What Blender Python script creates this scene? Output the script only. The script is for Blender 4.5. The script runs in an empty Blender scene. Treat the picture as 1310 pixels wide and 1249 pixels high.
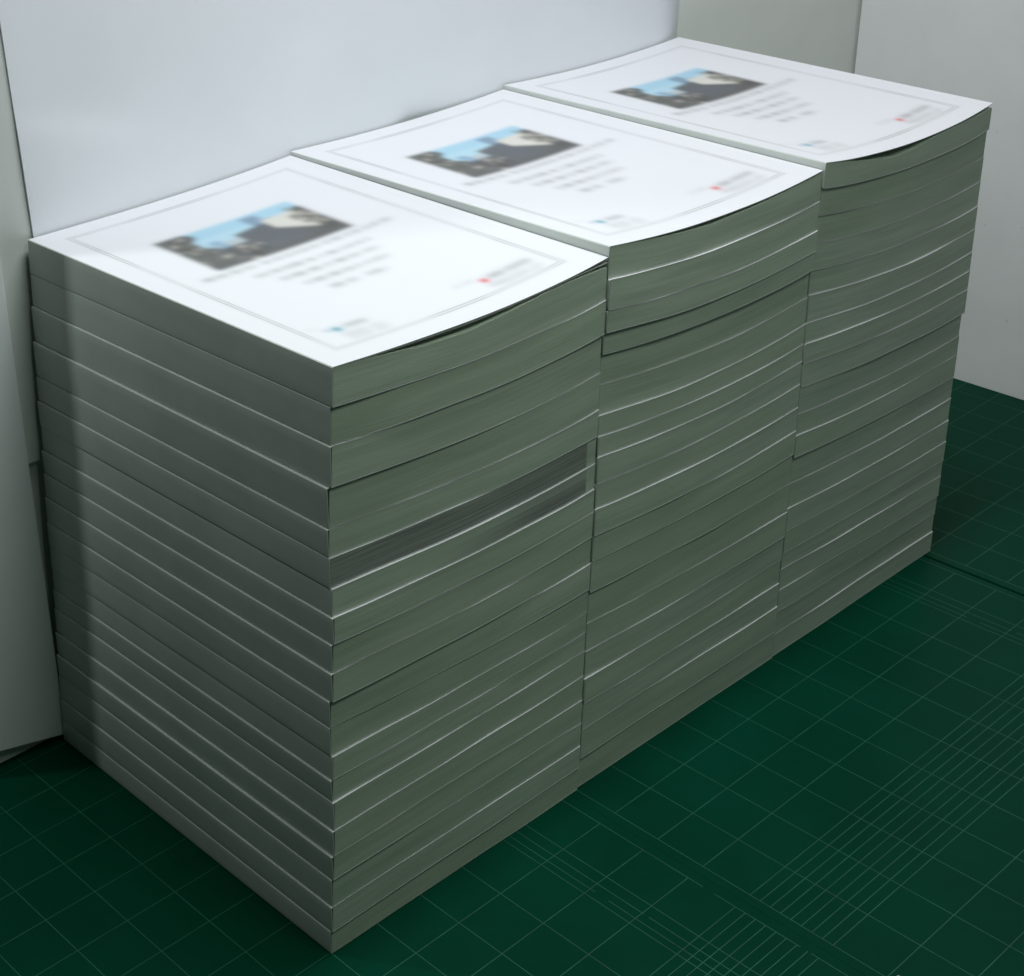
import bpy, math, random
import numpy as np
from mathutils import Matrix

random.seed(7)
rng = np.random.default_rng(11)
scene = bpy.context.scene
COL = scene.collection
K = 0.153            # metres per stack pitch (one book width)
D = 1.205            # book height along y, in book widths

# ------------------------------------------------------------------ helpers
def new_obj(name, verts, faces, mats, parent=None, uvs=None, fmat=None, smooth=True):
    me = bpy.data.meshes.new(name)
    me.from_pydata([(x * K, y * K, z * K) for x, y, z in verts], [], faces)
    for m in (mats if isinstance(mats, (list, tuple)) else [mats]):
        me.materials.append(m)
    if fmat is not None:
        me.polygons.foreach_set('material_index', fmat)
    if smooth:
        me.polygons.foreach_set('use_smooth', [True] * len(me.polygons))
    if uvs is not None:
        ul = me.uv_layers.new(name='UVMap')
        flat = []
        for l in me.loops:
            flat += uvs[l.vertex_index]
        ul.data.foreach_set('uv', flat)
    me.update()
    o = bpy.data.objects.new(name, me)
    COL.objects.link(o)
    if parent is not None:
        o.parent = parent
        o.matrix_parent_inverse = Matrix.Translation(-parent.location)
    return o

def empty(name, loc):
    o = bpy.data.objects.new(name, None)
    o.empty_display_size = 0.01
    o.location = (loc[0] * K, loc[1] * K, loc[2] * K)
    COL.objects.link(o)
    return o

def tag(o, label, cat, group=None, kind=None):
    if label: o['label'] = label
    if cat: o['category'] = cat
    if group: o['group'] = group
    if kind: o['kind'] = kind
    return o

class Geo:
    """collects grids / boxes into one mesh"""
    def __init__(s): s.v = []; s.f = []; s.uv = []; s.m = []
    def grid(s, P, UV=None, mat=0, flip=False):
        """P: [rows][cols] of points"""
        r, c = len(P), len(P[0]); b = len(s.v)
        for i in range(r):
            for j in range(c):
                s.v.append(tuple(P[i][j]))
                s.uv.append(list(UV[i][j]) if UV else [0.0, 0.0])
        for i in range(r - 1):
            for j in range(c - 1):
                q = [b + i * c + j, b + i * c + j + 1, b + (i + 1) * c + j + 1, b + (i + 1) * c + j]
                s.f.append(q[::-1] if flip else q); s.m.append(mat)
    def box(s, x0, x1, y0, y1, z0, z1, mat=0):
        for face in ([(x0, y0, z1), (x1, y0, z1), (x1, y1, z1), (x0, y1, z1)],
                     [(x0, y1, z0), (x1, y1, z0), (x1, y0, z0), (x0, y0, z0)],
                     [(x0, y0, z0), (x1, y0, z0), (x1, y0, z1), (x0, y0, z1)],
                     [(x1, y1, z0), (x0, y1, z0), (x0, y1, z1), (x1, y1, z1)],
                     [(x0, y1, z0), (x0, y0, z0), (x0, y0, z1), (x0, y1, z1)],
                     [(x1, y0, z0), (x1, y1, z0), (x1, y1, z1), (x1, y0, z1)]):
            b = len(s.v); s.v += face; s.uv += [[0.0, 0.0]] * 4
            s.f.append([b, b + 1, b + 2, b + 3]); s.m.append(mat)
    def quad(s, pts, mat=0):
        b = len(s.v); s.v += pts; s.uv += [[0.0, 0.0]] * 4
        s.f.append([b, b + 1, b + 2, b + 3]); s.m.append(mat)
    def build(s, name, mats, parent=None, smooth=True):
        return new_obj(name, s.v, s.f, mats, parent, s.uv, s.m, smooth)

# ------------------------------------------------------------------ materials
def mat(name):
    m = bpy.data.materials.new(name); m.use_nodes = True
    nt = m.node_tree
    return m, nt, nt.nodes['Principled BSDF']

def nd(nt, t, **kw):
    n = nt.nodes.new(t)
    for k, v in kw.items(): setattr(n, k, v)
    return n

def math_n(nt, op, a, b=None, c=None):
    n = nd(nt, 'ShaderNodeMath', operation=op)
    for i, x in enumerate((a, b, c)):
        if x is None: continue
        if isinstance(x, (int, float)): n.inputs[i].default_value = x
        else: nt.links.new(x, n.inputs[i])
    return n.outputs[0]

def mixc(nt, fac, a, b, blend='MIX'):
    n = nd(nt, 'ShaderNodeMix', data_type='RGBA', blend_type=blend)
    for inp, x in ((n.inputs['Factor'], fac), (n.inputs['A'], a), (n.inputs['B'], b)):
        if isinstance(x, (int, float)): inp.default_value = x
        elif isinstance(x, tuple): inp.default_value = (*x, 1.0)
        else: nt.links.new(x, inp)
    return n.outputs['Result']

def noise(nt, vec, scale, detail=3.0, rough=0.55):
    n = nd(nt, 'ShaderNodeTexNoise')
    n.inputs['Scale'].default_value = scale; n.inputs['Detail'].default_value = detail
    n.inputs['Roughness'].default_value = rough
    if vec is not None: nt.links.new(vec, n.inputs['Vector'])
    return n.outputs['Fac']

def ramp(nt, fac, lo, hi, smooth=True):
    n = nd(nt, 'ShaderNodeMapRange', interpolation_type='SMOOTHSTEP' if smooth else 'LINEAR')
    n.inputs['From Min'].default_value = lo; n.inputs['From Max'].default_value = hi
    nt.links.new(fac, n.inputs['Value'])
    return n.outputs['Result']

def bump(nt, bsdf, h, strength, dist):
    b = nd(nt, 'ShaderNodeBump'); b.inputs['Strength'].default_value = strength
    b.inputs['Distance'].default_value = dist
    nt.links.new(h, b.inputs['Height']); nt.links.new(b.outputs[0], bsdf.inputs['Normal'])

def page_material(name, ink=None):
    """trimmed page edges: fine streaks that run along the leaves"""
    m, nt, b = mat(name)
    tc = nd(nt, 'ShaderNodeTexCoord'); sep = nd(nt, 'ShaderNodeSeparateXYZ')
    nt.links.new(tc.outputs['UV'], sep.inputs[0])
    oi = nd(nt, 'ShaderNodeObjectInfo')
    comb = nd(nt, 'ShaderNodeCombineXYZ')
    nt.links.new(math_n(nt, 'MULTIPLY', sep.outputs[0], 2.2), comb.inputs[0])
    nt.links.new(math_n(nt, 'MULTIPLY', sep.outputs[1], 260.0), comb.inputs[1])
    nt.links.new(math_n(nt, 'MULTIPLY', oi.outputs['Random'], 90.0), comb.inputs[2])
    streak = noise(nt, comb.outputs[0], 1.0, 4.0, 0.7)
    comb2 = nd(nt, 'ShaderNodeCombineXYZ')
    nt.links.new(math_n(nt, 'MULTIPLY', sep.outputs[0], 2.0), comb2.inputs[0])
    nt.links.new(math_n(nt, 'MULTIPLY', sep.outputs[1], 22.0), comb2.inputs[1])
    nt.links.new(math_n(nt, 'MULTIPLY', oi.outputs['Random'], 40.0), comb2.inputs[2])
    broad = noise(nt, comb2.outputs[0], 1.0, 2.0)
    grain = noise(nt, tc.outputs['UV'], 260.0, 2.0)
    f = math_n(nt, 'ADD', math_n(nt, 'MULTIPLY', streak, 0.55), math_n(nt, 'MULTIPLY', broad, 0.45))
    f = math_n(nt, 'ADD', f, math_n(nt, 'MULTIPLY', math_n(nt, 'SUBTRACT', grain, 0.5), 0.25))
    col = mixc(nt, ramp(nt, f, 0.3, 0.7), (0.48, 0.545, 0.475), (0.68, 0.75, 0.665))
    col = mixc(nt, math_n(nt, 'MULTIPLY', oi.outputs['Random'], 0.35), col, (0.54, 0.63, 0.49))
    if ink:
        u = sep.outputs[0]; v = sep.outputs[1]
        mask = ramp(nt, u, 0.966, 0.960)
        if ink == 'half':
            low = ramp(nt, v, 0.050, 0.040)
            mask = math_n(nt, 'MULTIPLY', mask, math_n(nt, 'MULTIPLY', ramp(nt, u, 0.25, 0.85),
                          math_n(nt, 'ADD', 0.45, math_n(nt, 'MULTIPLY', low, 0.55))))
        mask = math_n(nt, 'MULTIPLY', mask, math_n(nt, 'ADD', 0.45, math_n(nt, 'MULTIPLY', ramp(nt, streak, 0.35, 0.65), 0.55)))
        col = mixc(nt, mask, col, (0.27, 0.265, 0.27))
    nt.links.new(col, b.inputs['Base Color'])
    b.inputs['Roughness'].default_value = 0.75
    b.inputs['Specular IOR Level'].default_value = 0.25
    bump(nt, b, streak, 0.25, 0.0003)
    return m

M_PAGE = page_material('page_edges')
M_INK = page_material('page_edges_dark_bleed', 'full')
M_INKH = page_material('page_edges_part_bleed', 'half')

def card_material(name, c, rough=0.45, spec=0.4, var=0.04, spots=False, scale=30.0):
    m, nt, b = mat(name)
    tc = nd(nt, 'ShaderNodeTexCoord'); oi = nd(nt, 'ShaderNodeObjectInfo')
    n1 = noise(nt, tc.outputs['Object'], scale, 4.0)
    n2 = noise(nt, tc.outputs['Object'], scale * 60, 2.0)
    col = mixc(nt, ramp(nt, n1, 0.3, 0.7), tuple(x * (1 - var) for x in c), tuple(min(1, x * (1 + var)) for x in c))
    col = mixc(nt, math_n(nt, 'MULTIPLY', oi.outputs['Random'], 0.12), col, tuple(x * 0.85 for x in c))
    if spots:
        n3 = noise(nt, tc.outputs['Object'], 120.0, 1.0)
        col = mixc(nt, math_n(nt, 'MULTIPLY', ramp(nt, n3, 0.745, 0.79), 0.35), col, tuple(x * 0.4 for x in c))
    nt.links.new(col, b.inputs['Base Color'])
    b.inputs['Roughness'].default_value = rough
    b.inputs['Specular IOR Level'].default_value = spec
    bump(nt, b, n2, 0.08, 0.0004)
    return m

M_COVER = card_material('cover_card', (0.70, 0.71, 0.72), 0.5, 0.3, 0.015)
M_SPINE = card_material('spine_card', (0.60, 0.64, 0.605), 0.42, 0.4, 0.05)
M_ENDP = card_material('endpaper', (0.55, 0.55, 0.55), 0.7, 0.2)
M_SHEET = card_material('white_backing_card', (0.84, 0.87, 0.92), 0.55, 0.3, 0.03, scale=9)
M_GREYB = card_material('grey_board', (0.68, 0.705, 0.69), 0.6, 0.25, 0.03, scale=14)
M_GREYW = card_material('grey_green_board', (0.84, 0.865, 0.83), 0.6, 0.25, 0.03, scale=14)
M_RIGHTB = card_material('off_white_board', (0.86, 0.87, 0.87), 0.6, 0.25, 0.03, spots=True, scale=16)
M_LEFTB = card_material('pale_board', (0.82, 0.86, 0.87), 0.6, 0.25, 0.03, scale=14)
M_TABLE = card_material('dark_table', (0.03, 0.03, 0.03), 0.6, 0.2, 0.1)

def printed_cover_material():
    """white cover card; print comes from the colour attribute, fine frame lines from UVs"""
    m, nt, b = mat('printed_cover_card')
    at = nd(nt, 'ShaderNodeAttribute', attribute_name='print')
    tc = nd(nt, 'ShaderNodeTexCoord'); sep = nd(nt, 'ShaderNodeSeparateXYZ')
    nt.links.new(tc.outputs['UV'], sep.inputs[0])
    u, v = sep.outputs[0], sep.outputs[1]           # u 0..1, v 0..D
    dx = math_n(nt, 'SUBTRACT', math_n(nt, 'ABSOLUTE', math_n(nt, 'SUBTRACT', u, 0.5)), 0.4165)
    dy = math_n(nt, 'SUBTRACT', math_n(nt, 'ABSOLUTE', math_n(nt, 'SUBTRACT', v, 0.5 * D)), 0.533)
    d = math_n(nt, 'MAXIMUM', dx, dy)
    l1 = ramp(nt, math_n(nt, 'ABSOLUTE', d), 0.0016, 0.0006)
    l2 = ramp(nt, math_n(nt, 'ABSOLUTE', math_n(nt, 'ADD', d, 0.012)), 0.0016, 0.0006)
    ln = math_n(nt, 'MAXIMUM', l1, l2)
    n1 = noise(nt, tc.outputs['UV'], 3.0, 2.0)
    ln = math_n(nt, 'MULTIPLY', ln, math_n(nt, 'MULTIPLY', ramp(nt, n1, 0.42, 0.58), 0.7))
    col = mixc(nt, ln, at.outputs['Color'], (0.18, 0.17, 0.16))
    nt.links.new(col, b.inputs['Base Color'])
    b.inputs['Roughness'].default_value = 0.5
    b.inputs['Specular IOR Level'].default_value = 0.3
    return m
M_PRINT = printed_cover_material()

def mat_material():
    m, nt, b = mat('green_cutting_mat')
    tc = nd(nt, 'ShaderNodeTexCoord')
    n1 = noise(nt, tc.outputs['Object'], 14.0, 4.0)
    n2 = noise(nt, tc.outputs['Object'], 2500.0, 2.0)
    col = mixc(nt, ramp(nt, n1, 0.3, 0.7), (0.0001, 0.035, 0.0185), (0.0001, 0.043, 0.0235))
    nt.links.new(col, b.inputs['Base Color'])
    nt.links.new(math_n(nt, 'ADD', 0.36, math_n(nt, 'MULTIPLY', n1, 0.12)), b.inputs['Roughness'])
    b.inputs['Specular IOR Level'].default_value = 0.05
    bump(nt, b, n2, 0.25, 0.0003)
    return m
M_MAT = mat_material()

def line_material():
    m, nt, b = mat('mat_print_lines')
    tc = nd(nt, 'ShaderNodeTexCoord')
    n1 = noise(nt, tc.outputs['Object'], 60.0, 4.0)
    col = mixc(nt, ramp(nt, n1, 0.3, 0.7), (0.001, 0.060, 0.035), (0.003, 0.102, 0.061))
    nt.links.new(col, b.inputs['Base Color'])
    b.inputs['Roughness'].default_value = 0.5
    return m
M_LINE = line_material()
M_MATEDGE = card_material('mat_edge', (0.006, 0.05, 0.035), 0.6, 0.2)

# ------------------------------------------------------------------ print on the covers (blurred photo and text)
NU, NV = 250, 300
def gauss(a, s):
    r = int(3 * s) + 1
    k = np.exp(-0.5 * (np.arange(-r, r + 1) / s) ** 2); k /= k.sum()
    for ax in (0, 1):
        pad = [(0, 0)] * 3; pad[ax] = (r, r)
        p = np.pad(a, pad, mode='edge')
        out = np.zeros_like(a)
        for i, w in enumerate(k):
            sl = [slice(None)] * 3; sl[ax] = slice(i, i + a.shape[ax])
            out += w * p[tuple(sl)]
        a = out
    return a

def cover_print():
    u = (np.arange(NU + 1) / NU)[None, :]; v = (np.arange(NV + 1) / NV)[:, None]
    U = np.broadcast_to(u, (NV + 1, NU + 1)); V = np.broadcast_to(v, (NV + 1, NU + 1))
    white = np.array([0.68, 0.685, 0.72])
    img = np.ones((NV + 1, NU + 1, 3)) * white
    def put(mask, c, a=1.0):
        img[mask] = img[mask] * (1 - a) + np.array(c) * a
    # photograph block
    s = (U - 0.228) / (0.727 - 0.228); t = (V - 0.540) / (0.775 - 0.540)
    inp = (s > 0) & (s < 1) & (t > 0) & (t < 1)
    d = 1 - t
    put(inp, (0.105, 0.108, 0.110))
    sky = inp & (s > 0.19 + 0.05 * np.sin(14 * d)) & (d < 0.52 - 0.30 * np.clip((s - 0.62) / 0.12, 0, 1) + 0.04 * np.sin(25 * s))
    put(sky, (0.40, 0.58, 0.68)); put(sky & (d < 0.22), (0.34, 0.54, 0.67))
    put(inp & (s > 0.22) & (s < 0.30) & (d > 0.36) & (d < 0.56), (0.22, 0.36, 0.50))
    put(inp & (s > 0.30) & (s < 0.42) & (d > 0.42) & (d < 0.56), (0.42, 0.47, 0.50))
    put(inp & (s > 0.60) & (s < 0.71) & (d > 0.05) & (d < 0.40), (0.19, 0.28, 0.38))
    put(inp & (s > 0.42) & (s < 0.76) & (d > 0.30 + 0.25 * np.abs(s - 0.62)) & (d < 0.9), (0.108, 0.116, 0.130))
    put(inp & (s > 0.68) & (s < 0.93) & (d > 0.22) & (d < 0.48 + 1.3 * (s - 0.68)), (0.60, 0.585, 0.54))
    put(inp & (s > 0.88 + 0.04 * np.sin(30 * d)) & (d > 0.22), (0.085, 0.085, 0.082))
    put(inp & (s < 0.17) , (0.11, 0.115, 0.108))
    put(inp & (d > 0.86), (0.10, 0.10, 0.10))
    for _ in range(170):
        z_ = rng.integers(0, 4)
        cx = (0.09, 0.30, 0.95, 0.90)[z_] + rng.normal(0, (0.05, 0.07, 0.03, 0.03)[z_])
        cy = (0.65, 0.24, 0.52, 0.48)[z_] + rng.normal(0, (0.18, 0.08, 0.14, 0.10)[z_])
        r = rng.uniform(0.008, 0.024)
        mk = inp & (((s - cx) ** 2 + ((t - cy) * 0.55) ** 2) < r * r)
        put(mk, (0.42, 0.40, 0.36) if rng.random() < 0.42 else (0.06, 0.06, 0.055), 0.8)
    img = gauss(img, 2.4)
    # text lines, only smudges are legible
    txt = np.zeros((NV + 1, NU + 1, 1))
    def line(u0, u1, vc, h, a, word=0.03):
        x = u0
        while x < u1:
            w = min(rng.uniform(0.6, 1.6) * word, u1 - x)
            mk = (U >= x) & (U < x + w) & (np.abs(V - vc) < h)
            txt[mk, 0] = a * rng.uniform(0.7, 1.1)
            x += w + rng.uniform(0.006, 0.014)
    for u0, u1, vc in ((0.150, 0.325, 0.515), (0.345, 0.840, 0.515), (0.270, 0.690, 0.463), (0.305, 0.665, 0.414), (0.335, 0.640, 0.366), (0.372, 0.47, 0.316), (0.50, 0.575, 0.316)):
        line(u0, u1, vc, 0.010, 0.42)
    line(0.589, 0.668, 0.139, 0.006, 0.20)
    line(0.705, 0.868, 0.124, 0.010, 0.55, 0.09)
    line(0.665, 0.868, 0.092, 0.007, 0.32, 0.07); line(0.70, 0.85, 0.078, 0.005, 0.2, 0.07)
    line(0.120, 0.140, 0.166, 0.006, 0.18)
    line(0.205, 0.283, 0.139, 0.008, 0.42, 0.06)
    line(0.165, 0.300, 0.104, 0.007, 0.30, 0.06); line(0.165, 0.295, 0.086, 0.006, 0.24, 0.06)
    txt = gauss(txt, 2.6) * 1.15
    img = img * (1 - txt) + np.array([0.13, 0.13, 0.12]) * txt
    spot = lambda uc, vc, r: np.exp(-(((U - uc) / r) ** 2 + ((V - vc) * D / r) ** 2))[..., None]
    a = 0.75 * spot(0.684, 0.120, 0.016); img = img * (1 - a) + np.array([0.60, 0.06, 0.06]) * a
    a = 0.75 * spot(0.180, 0.137, 0.017); img = img * (1 - a) + np.array([0.05, 0.28, 0.36]) * a
    a = 0.25 * spot(0.152, 0.143, 0.013); img = img * (1 - a) + np.array([0.12, 0.2, 0.3]) * a
    # soft grey frame where the fine lines blur together
    dd = np.maximum(np.abs(U - 0.5) - 0.4165, np.abs(V * D - 0.5 * D) - 0.533) + 0.006
    a = 0.20 * np.exp(-(dd / 0.0100) ** 2)[..., None]
    img = img * (1 - a) + np.array([0.22, 0.21, 0.20]) * a
    return np.clip(img, 0, 1)
PRINT = cover_print()

# ------------------------------------------------------------------ the books
# heights of the joints between books, read at the left and right end of each front face
S1L = [1.6893,1.5869,1.4866,1.3782,1.2685,1.1895,1.1054,1.0291,.9517,.8714,.7871,.7074,.6237,.5522,.4854,.4008,.3199,.2429,.1573,.0731,0]
S1R = [1.6824,1.563,1.4648,1.3521,1.2435,1.1627,1.0808,1.0038,.9321,.8514,.7699,.6841,.6074,.5431,.4806,.3967,.3167,.2357,.1576,.0800,0]
S2L = [1.7122,1.6209,1.531,1.4666,1.4016,1.3123,1.2228,1.1608,1.0982,1.0159,.9402,.8534,.7716,.6701,.5688,.4764,.3856,.2979,.2079,.1050,0]
S2R = [1.6831,1.587,1.4969,1.4282,1.368,1.2802,1.1915,1.1267,1.0692,.9919,.9141,.8335,.7503,.6465,.5455,.455,.3704,.2833,.1973,.1000,0]
S3L = [1.7073,1.6259,1.5371,1.4498,1.3623,1.2838,1.1949,1.1267,1.0561,.9768,.8872,.8129,.735,.6424,.5548,.4707,.3905,.3328,.257,.1686,.0850,0]
S3R = [1.6779,1.5865,1.4928,1.4079,1.3207,1.2403,1.1577,1.0916,1.0227,.9343,.8496,.7768,.6937,.6113,.5262,.4434,.369,.3065,.2246,.1514,.0790,0]
# how far each lower book sticks out past the one above it (left end, right end), thousandths of a width
P1 = [(-9,4),(1,-8),(-9,4),(-3,4),(3,-4),(5,5),(5,4),(-6,3),(3,-3),(-8,4),(-3,-3),(4,2),(-2,0),(3,3),(-2,5),(-6,6),(-6,1),(-2,5),(-8,-3)]
P2 = [(5,5),(-3,4),(-8,-6),(-9,-9),(5,5),(5,5),(3,3),(3,4),(0,6),(4,6),(-4,3),(-3,-4),(-8,3),(-1,4),(-3,-2),(2,-2),(-5,5),(-4,7),(-7,-4)]
P3 = [(-9,-7),(-7,3),(-4,5),(-3,3),(2,5),(3,3),(4,5),(-2,4),(-4,-8),(2,5),(3,4),(-8,-3),(3,4),(3,6),(-2,2),(-3,-1),(4,2),(-2,-1),(-3,-4),(2,6)]
# the same for the spines on the left end (near corner, far corner)
X1 = [(0,-1),(3,5),(6,6),(4,3),(0,5),(-3,-3),(4,5),(4,3),(5,3),(4,2),(2,-2),(-2,-3),(5,3),(2,3),(5,4),(6,5),(3,2),(4,3),(2,1)]
ORD = ['top','second','third','fourth','fifth','sixth','seventh','eighth','ninth','tenth','eleventh','twelfth','thirteenth',
       'fourteenth','fifteenth','sixteenth','seventeenth','eighteenth','nineteenth','twentieth','bottom']

def offsets(steps, n, sign, scale):
    a = np.zeros((n, 2))
    for i, (l, r) in enumerate(steps):
        l, r = (q * 1.5 if q <= -8 else q * 1.15 if q <= -6 else q for q in (l, r))
        a[i + 1] = a[i] + np.array([l, r]) * 1e-3 * sign
    # books get pushed back flush now and then: take out the slow drift, keep the steps
    pad = np.concatenate([np.repeat(a[:1], 4, 0), a, np.repeat(a[-1:], 4, 0)])
    slow = np.stack([pad[i:i + 9].mean(0) for i in range(n)])
    return (a - slow) * scale

def smooth_gap(u, pts):
    xs = [p[0] for p in pts]; ys = [p[1] for p in pts]
    return float(np.interp(u, xs, ys))

STACKS = [
    dict(x0=0.0, L=S1L, R=S1R, P=P1, rear=(-0.013, 0.011), where='nearest stack', sag=lambda k: [.0225,.0245,.0255,.025,.022,.018,.0155,.0155,.0165,.016,.0135,.011,.0075,.006,.0035,.002,0,0,0,0,0][k],
         gap=[(0,0),(.10,.0015),(.2,.006),(.3,.012),(.466,.0145),(.61,.0095),(.75,.0045),(.88,.007),(1,.015)]),
    dict(x0=1.0, L=S2L, R=S2R, P=P2, rear=(-0.006, 0.019), where='middle stack', sag=lambda k: max(0, .0285 * min(1, 1 - (k - 6) / 13)),
         gap=[(0,0),(.12,.0015),(.3,.005),(.45,.0085),(.6,.006),(.8,.003),(1,.003)]),
    dict(x0=2.0, L=S3L, R=S3R, P=P3, rear=(0.010, 0.025), where='farthest stack', sag=lambda k: max(0, [.036,.0345,.0315,.030,.0285,.027,.0245,.021,.019,.018,.017,.016][k] if k < 12 else .016 * (1 - (k - 11) / 9)),
         gap=[(0,0),(.12,.002),(.25,.009),(.4,.016),(.52,.011),(.66,.003),(.8,.003),(1,.008)]),
]
NX, NY = 40, 8
TC = 0.0024       # cover thickness
RR = 0.0028       # rounding where the cover folds round the spine
WB = 0.9965

def build_book(si, k, st, oy, ox, tilt, name='paperback_book'):
    n = len(st['L']) - 1
    x0 = st['x0']; Lz, Rz = st['L'], st['R']
    wp = rng.uniform(0, 6.28, 3); wa = rng.uniform(0.3, 1.0, 3) * (0.0011, 0.0008, 0.0005)
    def wave(u): return wa[0] * math.sin(4 * u + wp[0]) + wa[1] * math.sin(9 * u + wp[1]) + wa[2] * math.sin(17 * u + wp[2])
    def zk(j, u, v):
        z = Lz[j] + (Rz[j] - Lz[j]) * u
        s = 4 * u * (1 - u)
        s = s * (1 + 0.25 * (2 * u - 1) * (1 if si == 0 else 0.2))
        z -= st['sag'](j) * s * (1 - 0.55 * v)
        if 0 < j < n: z += 0.0011 * math.sin(7 * u + 2.3 * j + si) * math.sin(3.1 * u) + 0.0006 * math.sin(15 * u + 4.1 * j)
        z += (st['rear'][0] * (1 - u) + st['rear'][1] * u) * v * (Lz[j] / 1.69)
        return z
    def X(u, v): return x0 + 0.002 + (ox[0] * (1 - v) + ox[1] * v) * (1 - u) + u * WB
    def Y(u, v): return (oy[0] * (1 - u) + oy[1] * u + wave(u)) * (1 - v) + v * D
    top = (k == 0)
    gap_f = (lambda u, v: 1.7 * smooth_gap(u, st['gap']) * max(0, 1 - v / 0.8) ** 1.5) if top else (lambda u, v: 0.0)
    eps = 0.0006
    zt = lambda u, v: zk(k, u, v) - eps
    zb = lambda u, v: zk(k + 1, u, v) + (eps if k < n - 1 else 0.0003)
    root = empty(name, (x0 + 0.5, D / 2, (Lz[k + 1] + Rz[k + 1]) / 2))
    us = np.linspace(0, 1, NX + 1); vs = np.linspace(0, 1, NY + 1)
    # page block -------------------------------------------------------
    g = Geo()
    inset = 0.0003
    def PX(u, v): return X(u, v) + (TC + 0.0008) * (1 - u) - 0.001 * u
    def PY(u, v): return Y(u, v) + inset * (1 - 2 * v)
    pt = lambda u, v: zt(u, v) - TC - 0.0002 - gap_f(u, v)
    pb = lambda u, v: zb(u, v) + TC + 0.0002
    T = [[(PX(u, v), PY(u, v), pt(u, v)) for u in us] for v in vs]
    B = [[(PX(u, v), PY(u, v), pb(u, v)) for u in us] for v in vs]
    g.grid(T, [[(u, 0.0) for u in us] for v in vs]); g.grid(B, [[(u, 0.0) for u in us] for v in vs], flip=True)
    def wall(pts, uc, flip):
        rows, uvr = [], []
        for w in (0, 0.33, 0.67, 1):
            rows.append([(a[0], a[1], a[2] * (1 - w) + b[2] * w) for a, b in pts])
            uvr.append([(c, (b[2] - a[2]) * w) for c, (a, b) in zip(uc, pts)])
        g.grid(rows, uvr, flip=flip)
    wall([(B[0][i], T[0][i]) for i in range(NX + 1)], us, False)
    wall([(B[-1][i], T[-1][i]) for i in range(NX + 1)], us, True)
    wall([(B[j][0], T[j][0]) for j in range(NY + 1)], vs, True)
    wall([(B[j][-1], T[j][-1]) for j in range(NY + 1)], vs, False)
    pm = M_PAGE
    if si == 0 and k == 5: pm = M_INK
    if si == 0 and k == 6: pm = M_INKH
    blk = g.build('page_block', pm, root)
    if pm is M_INK: blk['label'] = 'page block with dark grey streaked edges'
    if pm is M_INKH: blk['label'] = 'page block with part grey streaked edges'
    # front and back cover ---------------------------------------------
    def sheet(name, zf, up, m, nu=NX, nv=NY, printed=False, u0=RR / WB, th=TC):
        uu = np.linspace(u0, 1, nu + 1); vv = np.linspace(0, 1, nv + 1)
        a = [[(X(u, v), Y(u, v), zf(u, v)) for u in uu] for v in vv]
        b = [[(p[0], p[1], p[2] - th) for p in row] for row in a]
        s = Geo()
        s.grid(a, [[(u, v * D) for u in uu] for v in vv])
        ntop = len(s.v)
        s.grid(b, None, flip=True)
        for row, fl in ((0, False), (-1, True)):
            s.grid([b[row], a[row]], None, flip=fl)
        for cidx, fl in ((0, True), (-1, False)):
            s.grid([[r[cidx] for r in b], [r[cidx] for r in a]], None, flip=fl)
        o = s.build(name, m, root)
        if printed:
            ca = o.data.color_attributes.new('print', 'FLOAT_COLOR', 'POINT')
            cols = np.ones((len(s.v), 4), dtype=np.float32)
            cols[:, :3] = (0.68, 0.685, 0.72)
            jj = np.clip(np.round(uu * NU), 0, NU).astype(int); ii = np.round(vv * NV).astype(int)
            cols[:ntop, :3] = PRINT[np.ix_(ii, jj)].reshape(-1, 3)
            ca.data.foreach_set('color', cols.ravel())
        return o
    if top:
        fc = sheet('front_cover', zt, True, M_PRINT, NU, NV, True)
        if si == 0:
            sheet('endpaper', lambda u, v: zt(u, v) - TC - 0.0006 - gap_f(u, v) * (0.12 + 0.35 * float(np.interp(u, [0, .78, 1], [0, 0, 1]))), True, M_ENDP, th=0.0009)
    else:
        sheet('front_cover', zt, True, M_COVER)
    sheet('back_cover', lambda u, v: zb(u, v) + TC, False, M_COVER)
    # spine -------------------------------------------------------------
    arc = [math.radians(a) for a in (90, 112, 135, 158, 180)]
    prof_o, prof_i = [], []
    def prof(v, r, off):
        xs0 = X(0, v) ; zt0 = zt(0.006, v); zb0 = zb(0.006, v); out = []
        cx = xs0 + RR
        tl = tilt[0] * (1 - v) + tilt[1] * v       # spine leans out a touch at its top edge
        out.append((cx, zt0 - RR + r))
        for a in arc: out.append((cx - tl + r * math.cos(a), zt0 - RR + r * math.sin(a)))
        bulge = 0.0004
        for w in (0.25, 0.5, 0.75):
            z = (zt0 - RR) * (1 - w) + (zb0 + RR) * w
            out.append((cx - r - tl * (1 - w) - bulge * 4 * w * (1 - w), z))
        for a in arc[::-1]: out.append((cx + r * math.cos(a), zb0 + RR - r * math.sin(a)))
        return out
    s = Geo()
    vv = np.linspace(0, 1, 13)
    ro = [[(x, Y(0, v), z) for x, z in prof(v, RR, 0)] for v in vv]
    ri = [[(x, Y(0, v), z) for x, z in prof(v, RR - TC, 0)] for v in vv]
    s.grid(ro, None, flip=False); s.grid(ri, None, flip=True)
    s.grid([ro[0], ri[0]], None); s.grid([ri[-1], ro[-1]], None)
    s.build('spine', M_SPINE, root)
    # identity ------------------------------------------------------------
    ordn = 'bottom' if k == n - 1 else ORD[k]
    pos = f'{ordn} book of the {st["where"]}' if ordn in ('top', 'bottom') else f'{ordn} book from the top of the {st["where"]}'
    extra = ''
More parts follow.
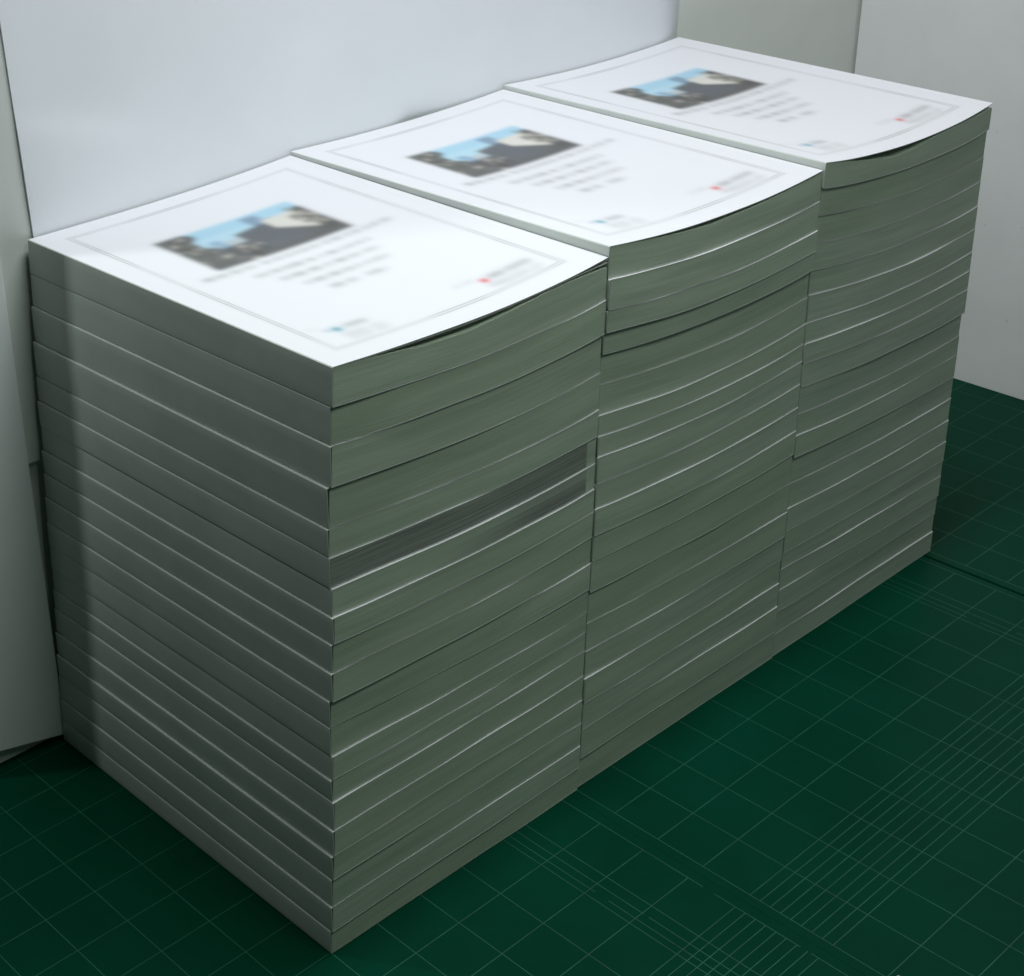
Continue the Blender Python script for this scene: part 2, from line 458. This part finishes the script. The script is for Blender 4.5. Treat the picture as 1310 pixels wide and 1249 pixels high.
    if top: extra = 'white paperback with blurred city photo on its lifting cover, '
    elif si == 0 and k == 5: extra = 'paperback with dark grey streaked page edges, '
    elif si == 0 and k == 6: extra = 'paperback with partly grey page edges, '
    elif k == n - 1: extra = 'white paperback resting on the green cutting mat, '
    else: extra = 'plain white paperback lying flat, '
    tag(root, extra + pos, 'book', 'white paperback books piled in three stacks')
    return root

for si, st in enumerate(STACKS):
    n = len(st['L']) - 1
    oy = offsets(st['P'], n, -1, 0.64)
    if si == 0: ox = offsets(X1, n, -1, 0.55)
    else: ox = rng.uniform(0, 0.0015, (n, 2)); ox[:, 1] = ox[:, 0] + rng.normal(0, 0.001, n)
    for k in range(n):
        tl = (np.maximum(0.0006, np.array(X1[k - 1]) * 0.9e-3) if 0 < k <= len(X1) else np.array([0.0, 0.0])) if si == 0 else np.array([0.0005, 0.0005])
        build_book(si, k, st, oy[k], ox[k], tl)

# ------------------------------------------------------------------ cutting mats
def cutting_mat(xs, xe, start, label, rl=0.004, rr=0.004):
    g = Geo()
    y0, y1, th = -5.2, 2.6, 0.019
    # slab with a small rounded rim
    prof = [(xs, -th), (xs, -rl), (xs + rl * .3, -rl * .3), (xs + rl, 0), (xe - rr, 0), (xe - rr * .3, -rr * .3), (xe, -rr), (xe, -th)]
    g.grid([[(x, y, z) for x, z in prof] for y in (y0, y1)], None)
    g.quad([(xs, y1, -th), (xe, y1, -th), (xe, y0, -th), (xs, y0, -th)])
    g.quad([(xs, y0, -th), (xe, y0, -th), (xe, y0, 0), (xs, y0, 0)])
    g.quad([(xe, y1, -th), (xs, y1, -th), (xs, y1, 0), (xe, y1, 0)])
    zl = 0.0006
    gx0, gx1 = start, start + 1.92
    def ly(x, a, b, w):     # a line running along y
        g.quad([(x - w / 2, a, zl), (x + w / 2, a, zl), (x + w / 2, b, zl), (x - w / 2, b, zl)], 1)
    def lx(y, a, b, w):
        g.quad([(a, y - w / 2, zl + .0002), (b, y - w / 2, zl + .0002), (b, y + w / 2, zl + .0002), (a, y + w / 2, zl + .0002)], 1)
    w = 0.0027
    X = [(gx0, [])] + [(gx0 + .1657 * k, []) for k in range(1, 10)]
    X += [(gx0 + 1.662, []), (gx0 + 1.687, [(-.30, -.345)]), (gx0 + 1.717, [(-.437, -.452)]), (gx0 + 1.757, []), (gx1, [(-.478, -.515), (-.77, -.80)])]
    for x, br in X:
        cuts = [y0 + .1]
        for hi, lo in sorted(br, key=lambda q: q[1]): cuts += [lo, hi]
        cuts.append(y1 - .1)
        for a, b in zip(cuts[::2], cuts[1::2]): ly(x, a, b, w)
    Yl = [-.137 + .1472 * j for j in range(-3, 18)]
    Yl += [-.5786 - .0303 * i for i in range(1, 9)]
    Yl += [-.9675 - .1465 * i for i in range(0, 28)]
    for y in Yl:
        lx(y, gx0, gx1, w * 0.95)
    o = g.build('cutting_mat', [M_MAT, M_LINE], None, smooth=False)
    tag(o, label, 'cutting mat', 'green gridded cutting mats under the books')
    return o
cutting_mat(-1.03, 0.9627, -0.992, 'green gridded cutting mat under the nearest book stack', rr=0.0006)
cutting_mat(0.9633, 2.948, 0.9957, 'green gridded cutting mat under the middle and farthest stacks', rl=0.0006)
cutting_mat(2.957, 4.95, 2.990, 'green gridded cutting mat at the right, up against the off-white board')

g = Geo(); g.box(-6, 9, -6, 6, -0.25, -0.0195)
tag(g.build('table_top', M_TABLE, None, False), None, None, None, 'structure')

# little scrap of paper on the mat
g = Geo()
cx, cy = 1.020, -0.985
g.grid([[(cx - .006, cy + .003, .0015), (cx, cy + .003, .0035), (cx + .005, cy - .001, .0015)],
        [(cx - .005, cy - .001, .0015), (cx + .001, cy - .001, .003), (cx + .006, cy - .004, .0015)]])
tag(g.build('paper_fleck', M_ENDP), 'tiny pale paper fleck lying alone on the green mat', 'paper scrap')

# ------------------------------------------------------------------ boards round the stacks
# white card behind the stacks; it curls away at its right end and carries two shallow creases
def backing():
    xs = np.concatenate([np.linspace(0.0, 1.3, 60), np.linspace(1.32, 1.95, 90), np.linspace(1.98, 3.11, 80)])
    zs = np.concatenate([np.linspace(0.0, 1.6, 12), np.linspace(1.62, 2.05, 60), np.linspace(2.08, 3.6, 40)])
    def P(x, z):
        t = min(1.0, max(0.0, (x - 2.86) / 0.25))
        y = 1.2115 + 0.076 * t * t
        # dent just above the middle stack
        dx = x - 1.52; dz = z - 1.655
        a = 1 / (1 + math.exp(-(dx + 0.0) / 0.03)) * math.exp(-max(0, dx) / 0.16) * math.exp(-(dz / 0.06) ** 2)
        y += 0.022 * a
        # long shallow crease at the left
        c = (z - 1.98) + 0.28 * (x - 0.12)
        y += 0.006 / (1 + math.exp(-c / 0.02)) * math.exp(-((x - 0.2) / 0.25) ** 2) 
        y += 0.001 * (1 + math.sin(2.1 * x + 0.7) * math.sin(1.7 * z))
        if x < 0.3: x += (0.034 - 0.088 * max(0.0, z - 1.62)) * (1 - x / 0.3)
        return (x, y, z)
    front = [[P(x, z) for x in xs] for z in zs]
    back = [[(p[0], p[1] + 0.006, p[2]) for p in row] for row in front]
    s = Geo(); s.grid(front, None, flip=False); s.grid(back, None, flip=True)
    s.grid([[r[0] for r in front], [r[0] for r in back]], None)
    s.grid([[r[-1] for r in front], [r[-1] for r in back]], None, flip=True)
    s.grid([front[-1], back[-1]], None)
    o = s.build('backing_card', M_SHEET)
    tag(o, 'large white card standing behind the three book stacks', 'card')
backing()

def board(name, pts, axis, th, m, label, cat='board', r=0.004):
    """polygon board with thickness and soft edges; pts in plane coords (a,z), axis 'x' or 'y' with its position"""
    ax, pos = axis
    n = len(pts)
    cxm = sum(p[0] for p in pts) / n; czm = sum(p[1] for p in pts) / n
    def ins(p, d):
        dx, dz = cxm - p[0], czm - p[1]; l = math.hypot(dx, dz)
        return (p[0] + dx / l * d, p[1] + dz / l * d)
    rings = []
    for off, d in ((0.0, r), (r * .3, r * .3), (r, 0), (th - r, 0), (th, r)):
        ring = []
        for p in pts:
            q = ins(p, d)
            ring.append((q[0], pos + off, q[1]) if ax == 'y' else (pos + off, q[0], q[1]))
        rings.append(ring)
    v = [p for ring in rings for p in ring]; f = []
    for i in range(len(rings) - 1):
        for j in range(n):
            f.append([i * n + j, i * n + (j + 1) % n, (i + 1) * n + (j + 1) % n, (i + 1) * n + j])
    f.append(list(range(n))[::-1]); f.append([(len(rings) - 1) * n + j for j in range(n)])
    o = new_obj(name, v, f, m, None, [[0.0, 0.0]] * len(v), None, False)
    tag(o, label, cat)
    return o
# grey board behind the left end, above the pale one
board('grey_board', [(-0.33, 0.975), (0.30, 0.985), (0.30, 3.4), (-0.33, 3.4)], ('y', 1.2205), 0.03, M_GREYB,
      'grey board at the left edge, standing behind the white card')
board('dark_board', [(-0.32, 0.0), (0.4, 0.0), (0.4, 0.968), (-0.32, 0.968)], ('y', 1.238), 0.02, M_GREYB,
      'dim grey board near the left, showing as a strip beneath the upper grey board')
board('pale_board', [(-0.307, 0.085), (0.013, 0.012), (-0.083, 1.56), (-0.19, 3.3), (-0.307, 3.3)], ('y', 1.2090), 0.0095, M_LEFTB,
      'pale board with slanting right edge leaning at the far left behind the books')
board('off_white_board', [(-3.2, 0.0), (1.274, 0.0), (1.274, 3.6), (-3.2, 3.6)], ('x', 4.42), 0.03, M_RIGHTB,
      'off-white board standing on the mat at the right with small dark specks')
board('grey_backing_board', [(2.4, 0.0), (4.60, 0.0), (4.60, 3.9), (2.4, 3.9)], ('y', 1.284), 0.03, M_GREYW,
      'grey-green board behind the farthest stack, meeting the off-white board')

# ------------------------------------------------------------------ camera
cam = bpy.data.cameras.new('camera'); co = bpy.data.objects.new('camera', cam); COL.objects.link(co)
f, cx, cy, W0, H0 = 2154.947, 192.119, 331.928, 1310.0, 1249.0
Rm = [[0.7828374, -0.6207158, -0.0433301], [-0.2545682, -0.2559581, -0.9325666], [0.5677681, 0.7410785, -0.3583881]]
right = np.array(Rm[0]); down = np.array(Rm[1]); fwd = np.cross(right, down)
fwd /= np.linalg.norm(fwd); right /= np.linalg.norm(right); down = np.cross(fwd, right)
mw = Matrix(((right[0], -down[0], -fwd[0], -2.4077 * K), (right[1], -down[1], -fwd[1], -2.4985 * K),
             (right[2], -down[2], -fwd[2], 3.2916 * K), (0, 0, 0, 1)))
co.matrix_world = mw
cam.sensor_fit = 'HORIZONTAL'; cam.sensor_width = 36.0
cam.lens = f / W0 * 36.0
cam.shift_x = (W0 / 2 - cx) / W0
cam.shift_y = -(H0 / 2 - cy) / W0
cam.clip_start = 0.01; cam.clip_end = 50
scene.camera = co

# ------------------------------------------------------------------ light
def area(name, loc, target, sx, sy, power, col):
    l = bpy.data.lights.new(name, 'AREA'); l.shape = 'RECTANGLE'
    l.size = sx * K; l.size_y = sy * K; l.energy = power; l.color = col
    o = bpy.data.objects.new(name, l); COL.objects.link(o)
    a = np.array(loc, float); t = np.array(target, float)
    from mathutils import Vector
    o.location = [c * K for c in a]
    o.rotation_euler = Vector(t - a).to_track_quat('-Z', 'Y').to_euler()
    return o
area('ceiling_lamp', (1.3, -0.06, 5.6), (1.3, 0.0, 0), 2.8, 0.6, 3.9, (0.95, 0.965, 1.0))
area('fill_lamp', (0.55, -2.4, 5.6), (0.8, 0.0, 0.8), 1.6, 1.4, 0.34, (0.83, 1.0, 0.82)).data.spread = math.radians(85)  # unseen fill light, added to brighten the front faces of the stacks
area('side_lamp', (-1.5, 1.94, 4.3), (-0.1, 0.9, 0.9), 0.16, 0.22, 0.72, (0.88, 1.0, 0.94))

world = bpy.data.worlds.new('World'); scene.world = world; world.use_nodes = True
bg = world.node_tree.nodes['Background']
bg.inputs[0].default_value = (0.72, 1.0, 0.84, 1); bg.inputs[1].default_value = 0.026

scene.view_settings.view_transform = 'Standard'
scene.view_settings.look = 'None'
scene.view_settings.exposure = 0.0
scene.view_settings.gamma = 1.0
scene.view_settings.use_curve_mapping = False
scene.render.engine = 'CYCLES'
scene.cycles.max_bounces = 8
scene.cycles.diffuse_bounces = 5
